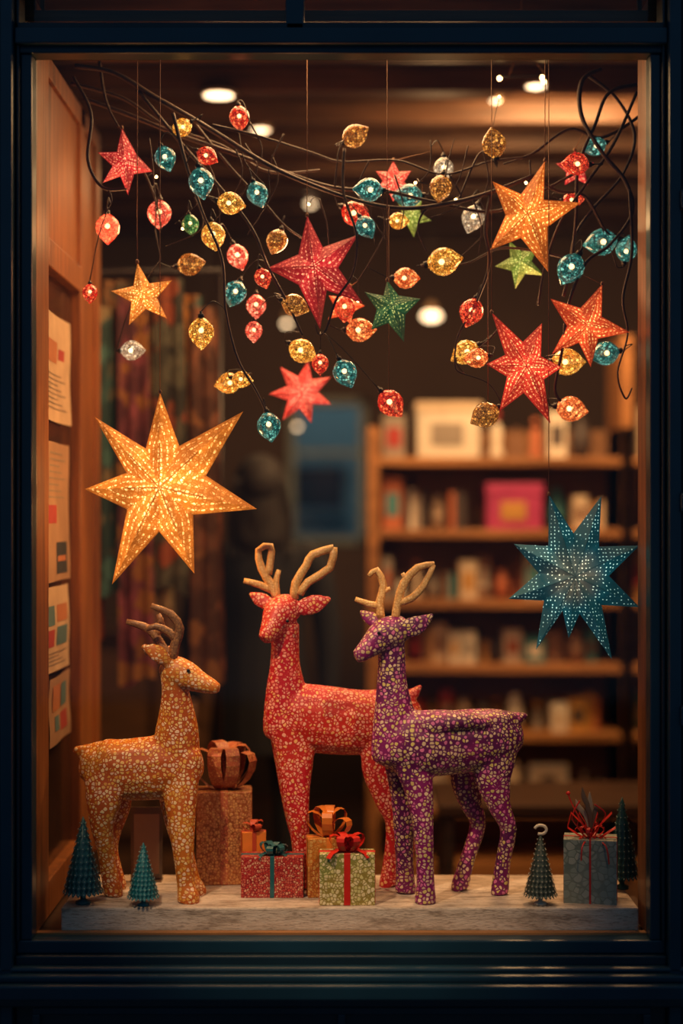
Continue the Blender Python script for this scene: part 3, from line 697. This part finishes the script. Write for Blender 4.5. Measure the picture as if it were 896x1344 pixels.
# ---------------------------------------------------------------- gifts
def strip(mb,pts,wv,mat):
    wv=Vector(wv); k=len(pts)
    for i in range(k-1):
        a,b=Vector(pts[i]),Vector(pts[i+1])
        mb.poly([a-wv,b-wv,b+wv,a+wv],mat,None,True)
def bow(mb,c,s,mat,n=4,wid=.010,tails=True,seed=0,elv=(.35,.8)):
    rnd=random.Random(seed); c=Vector(c)
    for i in range(n):
        az=2*math.pi*i/n+rnd.uniform(-.3,.3)+.2; el=rnd.uniform(*elv)
        d=Vector((math.cos(az)*math.cos(el),math.sin(az)*math.cos(el),math.sin(el)))
        u=Vector((-math.sin(az),math.cos(az),0)); n2=d.cross(u)
        pts=[]
        for j in range(13):
            t=j/12*2*math.pi
            pts.append(c+d*(s*.5*(1-math.cos(t)))+n2*(s*.28*math.sin(t)))
        strip(mb,pts,u*wid,mat)
    mb.ball(c+Vector((0,0,s*.12)),s*.14,mat,8)
    if tails:
        for az in (-.6,-2.4):
            d=Vector((math.cos(az),math.sin(az),0)); u=Vector((-d.y,d.x,0))
            strip(mb,[c,c+d*s*.5+Vector((0,0,s*.12)),c+d*s*.95-Vector((0,0,s*.02)),c+d*s*1.15-Vector((0,0,s*.22))],u*wid*.8,mat)
def gift(px0,px1,ptop,pbase,wrap,rib,yaw=0,dep=None,y=None,bs=.04,bn=5,rw=.008,seed=1,extra=None,bw=.009,elv=(.35,.8),tails=True):
    yf=F(pbase) if y is None else y
    k=S*(D+yf)/D; w_=(px1-px0)*k; h_=(pbase-ptop)*k
    dep=dep or w_*.8; cyaw=math.radians(yaw)
    ww=w_/(abs(math.cos(cyaw))+dep/w_*abs(math.sin(cyaw))); dd=dep*ww/w_
    h_=h_*.93
    half=(ww*abs(math.sin(cyaw))+dd*abs(math.cos(cyaw)))/2
    c=Vector((((px0+px1)/2-448)*k,yf+half,PZ)); M=Matrix.Translation(c)@Matrix.Rotation(cyaw,4,'Z')
    mb=MB(); a,b=ww/2,dd/2
    mb.box(-a,a,-b,b,0,h_,wrap,M)
    e=.0016
    mb.box(-rw,rw,-b-e,b+e,.0002,h_+e,rib,M); mb.box(-a-e,a+e,-rw,rw,.0002,h_+e*1.2,rib,M)
    mb.poly([M@Vector(p) for p in ((-a-.0008,-b*.9,h_*.98),(-a-.0008,b*.9,h_*.98),(-a-.0008,0,h_*.45))],wrap)
    bow(mb,M@Vector((0,0,h_+.004)),bs,rib,bn,bw,tails,seed,elv)
    if extra: extra(mb,M,h_)
    return mb.build('gift_box',origin=c+Vector((0,0,h_/2)),bevel=.003)
copper=mosaic('wrap_copper',(.38,.10,.022),(.27,.07,.016),[(.70,.34,.11),(.56,.22,.08)],120,.07,.35,metal=.2)
crimw=mosaic('wrap_crimson',(.38,.010,.012),(.27,.008,.012),[(.64,.15,.09),(.52,.05,.03),(.72,.38,.22)],150,.10,.35)
goldw=mosaic('wrap_gold',(.62,.20,.02),(.52,.13,.015),[(.84,.48,.13),(.70,.29,.05)],110,.07,.35,metal=.2)
cream=mosaic('wrap_cream_check',(.24,.25,.05),(.32,.23,.04),[(.88,.72,.40),(.72,.62,.24),(.84,.66,.33)],100,.09,.5)
sage=mosaic('wrap_sage',(.15,.18,.14),(.21,.23,.18),[(.36,.37,.30),(.28,.31,.25)],50,.05,.55)
redr=plain('ribbon_red',(.62,.02,.01),.35,0,.2,40); orr=plain('ribbon_orange',(.75,.20,.025),.35,0,.2,40); ter=plain('ribbon_teal',(.02,.11,.12),.3,0,.2,40); cor=mosaic('ribbon_copper',(.42,.10,.03),(.26,.05,.015),[(.62,.27,.09),(.46,.11,.05)],160,.06,.35); crr=plain('ribbon_crimson',(.5,.06,.02),.4)
gift(254,330,1026,1158,copper,cor,4,.11,bs=.135,bn=8,rw=.012,seed=3,bw=.020,y=.285,elv=(.75,1.4),tails=False)
gift(316,398,1118,1176,crimw,ter,0,.070,bs=.045,bn=6,seed=4,rw=.006,y=.15)
gift(401,460,1086,1170,goldw,orr,6,.062,bs=.082,bn=6,seed=5,bw=.014,y=.148,elv=(.5,1.2),tails=False)
gift(419,492,1114,1187,cream,redr,0,.066,bs=.060,bn=6,seed=6,bw=.011,y=.070,rw=.009)
gift(315,349,1086,1168,orr,crr,10,.040,bs=.035,bn=4,seed=8,bw=.010,y=.230,rw=.006,tails=False)
leafm=plain('dried_leaf',(.14,.09,.055),.7); lite=plain('feather_grey',(.34,.27,.19),.7)
def sprig(mb,M,h):
    base=M@Vector((0,0,h))
    for dx,dz,dyy,mt in ((-.012,.135,0,leafm),(.010,.12,.01,lite),(-.028,.10,.01,lite),(.028,.09,0,leafm),(.0,.10,-.01,leafm)):
        tip=base+Vector((dx-.01,dyy,dz)); mid=base+Vector((dx*.4,dyy*.5,dz*.55))
        mb.tube([(base,.001,.001),(mid,.006,.002),(base.lerp(tip,.8),.007,.002),(tip,.001,.001)],(0,1,.1),mt,8,1,3)
    for s_ in (-1,1,.3,-.6):
        strip(mb,[base,base+Vector((s_*.03,-.02,.045)),base+Vector((s_*.055,-.02,.07)),base+Vector((s_*.065,-.02,.03)),base+Vector((s_*.02,-.02,.0))],(0.0,.004,.0025),redr)
    for q in (((-.045,0,.08),(-.06,0,.115)),((-.05,-.01,.05),(-.03,-.01,.10)),((.04,-.01,.06),(.01,-.01,.09)),((-.03,-.06,-.01),(-.035,-.064,-.05)),((.03,-.06,-.01),(.04,-.062,-.06))):
        mb.tube([(base,.0022),(base+Vector(q[0]),.0022),(base+Vector(q[1]),.0022)],(0,1,0),redr,5,1,5)
    mb.ball(base+Vector((-.06,0,.118)),.006,redr,8)
gift(741,817,1100,1190,sage,redr,-10,.10,bs=.045,bn=7,seed=9,rw=.0024,bw=.004,y=.075,extra=sprig)

# ---------------------------------------------------------------- mini trees
def tree(px,pbase,ptop,rad,mat,dotm,top=None,y=None):
    y=F(pbase) if y is None else y
    k=S*(D+y)/D; H=(pbase-ptop)*k; R=rad*k; c=Vector(((px-448)*k,y,PZ)); mb=MB()
    mb.lathe(c,(0,0,1),[(0,R*.42),(H*.03,R*.42),(H*.05,R*.16),(H*.17,R*.14)],mat if top is None else dotm,12)
    z0=H*.15
    mb.lathe(c+Vector((0,0,z0)),(0,0,1),[(0,R*.9),(.004,R*.96),((H-z0)*.5,R*.5),((H-z0),R*.03)],mat,20)
    rows=12
    for r_ in range(rows):
        f=r_/rows; zz=z0+(H-z0)*f; rr=R*(1-f)*.99+R*.04; m_=max(5,int(20*(1-f)+3))
        for j in range(m_):
            a=2*math.pi*(j+.5*(r_%2))/m_; ca,sa=math.cos(a),math.sin(a); wd=math.pi*rr/m_*.95
            ctr=c+Vector((ca*rr,sa*rr,zz)); u=Vector((-sa,ca,0)); up=Vector((-ca*R/H*1.0,-sa*R/H*1.0,1)).normalized(); out=Vector((ca,sa,0))
            hh=(H-z0)/rows
            mb.poly([ctr+out*.0035-up*hh*.45,ctr+u*wd+out*.001,ctr+up*hh*.75,ctr-u*wd+out*.001],mat)
            mb.ball(ctr+out*.003,.0014,dotm,5)
    tz=c+Vector((0,0,H))
    if top: 
        mb.tube([(tz+Vector((math.cos(t*.7-2.0)*.016,0,.012+math.sin(t*.7-2.0)*.012)),.004) for t in range(8)],(0,1,0),top,6,1,2)
    mb.build('miniature_christmas_tree',origin=c)
tt=plain('tree_teal',(.010,.085,.095),.45,0,.4,40); tb=plain('tree_turquoise',(.012,.17,.19),.45,0,.4,40); tg=plain('tree_pewter',(.05,.07,.05),.5,0,.5,60); dt=plain('tree_beads',(.4,.5,.42),.3,.3); dw=plain('tree_cream_beads',(.7,.58,.42),.5); tdk=plain('tree_dark_teal',(.008,.07,.075),.45)
tree(109,1186,1072,24,tt,dt,y=.093); tree(188,1190,1108,19,tb,dt,y=.075)
tree(709,1186,1094,20,tg,dw,dw,y=.085); tree(816,1165,1045,21,tdk,dt,y=.255)
ac=plain('acrylic_tint',(.16,.10,.06),.15); w=MB(); c=W(192,1100,.34)
w.box(c.x-.045,c.x+.045,.345,.349,PZ,PZ+.21,ac); w.box(c.x-.045,c.x+.045,.325,.37,PZ,PZ+.004,ac); w.box(c.x-.036,c.x+.036,.3435,.345,PZ+.02,PZ+.19,pap2); w.build('sign_holder')

# ---------------------------------------------------------------- lights
def light(kind,name,loc,energy,col,size=.1,target=None,spot=None,blend=.5):
    l=bpy.data.lights.new(name,kind); l.energy=energy; l.color=col
    if kind=='AREA': l.size=size
    else: l.shadow_soft_size=size
    o=bpy.data.objects.new(name,l); o.location=loc; scene.collection.objects.link(o)
    if kind=='SPOT': l.spot_size=math.radians(spot); l.spot_blend=blend
    if target: o.rotation_euler=(Vector(target)-Vector(loc)).to_track_quat('-Z','Y').to_euler()
    return o
warm=(1,.56,.24)
light('SPOT','display_spot_lamp',(-1.0,-1.5,3.2),250,(1,.70,.42),.06,(-.12,.2,.88),27,.8)
light('SPOT','display_spot_lamp',(1.0,-1.6,3.1),120,(1,.64,.34),.06,(.15,.2,.88),27,.8)
light('AREA','bay_ceiling_lamp',(0,.62,2.9),26,warm,.8,(0,.25,0))
light('AREA','shop_ceiling_lamp',(.9,1.6,3.1),66,warm,.5,(.8,2.7,1.2))
light('AREA','shop_ceiling_lamp',(-.4,2.9,3.1),8,warm,.4,(-.4,3.2,0))
light('POINT','room_fill',(.4,2.2,2.75),6,warm,.08)  # added fill light to lift the ceiling beams, no fixture here
light('POINT','room_fill',(-.9,1.05,2.3),4,warm,.08)  # added fill light to brighten the scarves, no fixture here
light('POINT','star_lamp',W(212,640,.05)+Vector((0,.28,0)),5.0,(1,.5,.16),.05)
light('POINT','star_lamp',W(700,400,.38),3,(1,.45,.18),.05)
light('POINT','star_lamp',W(380,330,.38),3,(1,.45,.18),.05)
light('POINT','star_lamp',W(150,300,.32),3,(1,.48,.18),.05)
light('AREA','facade_fill',(0,5.4,4.2),24,(.60,.88,1),1.0,(0,6.3,1.8))  # added area light that brightens the stand-in facade
wd=bpy.data.worlds.new('dusk'); scene.world=wd; wd.use_nodes=True; bg=wd.node_tree.nodes['Background']
bg.inputs[0].default_value=(.09,.19,.32,1); bg.inputs[1].default_value=.42
# ---------------------------------------------------------------- camera
cam=bpy.data.cameras.new('camera'); co_=bpy.data.objects.new('camera',cam); scene.collection.objects.link(co_)
co_.location=(0,-D,CZ); co_.rotation_euler=(math.pi/2,0,0)
cam.sensor_fit='VERTICAL'; cam.sensor_height=36; cam.lens=36*D/(1344*S)
cam.dof.use_dof=True; cam.dof.focus_distance=D+.15; cam.dof.aperture_fstop=.56
cam.clip_start=.05
scene.camera=co_
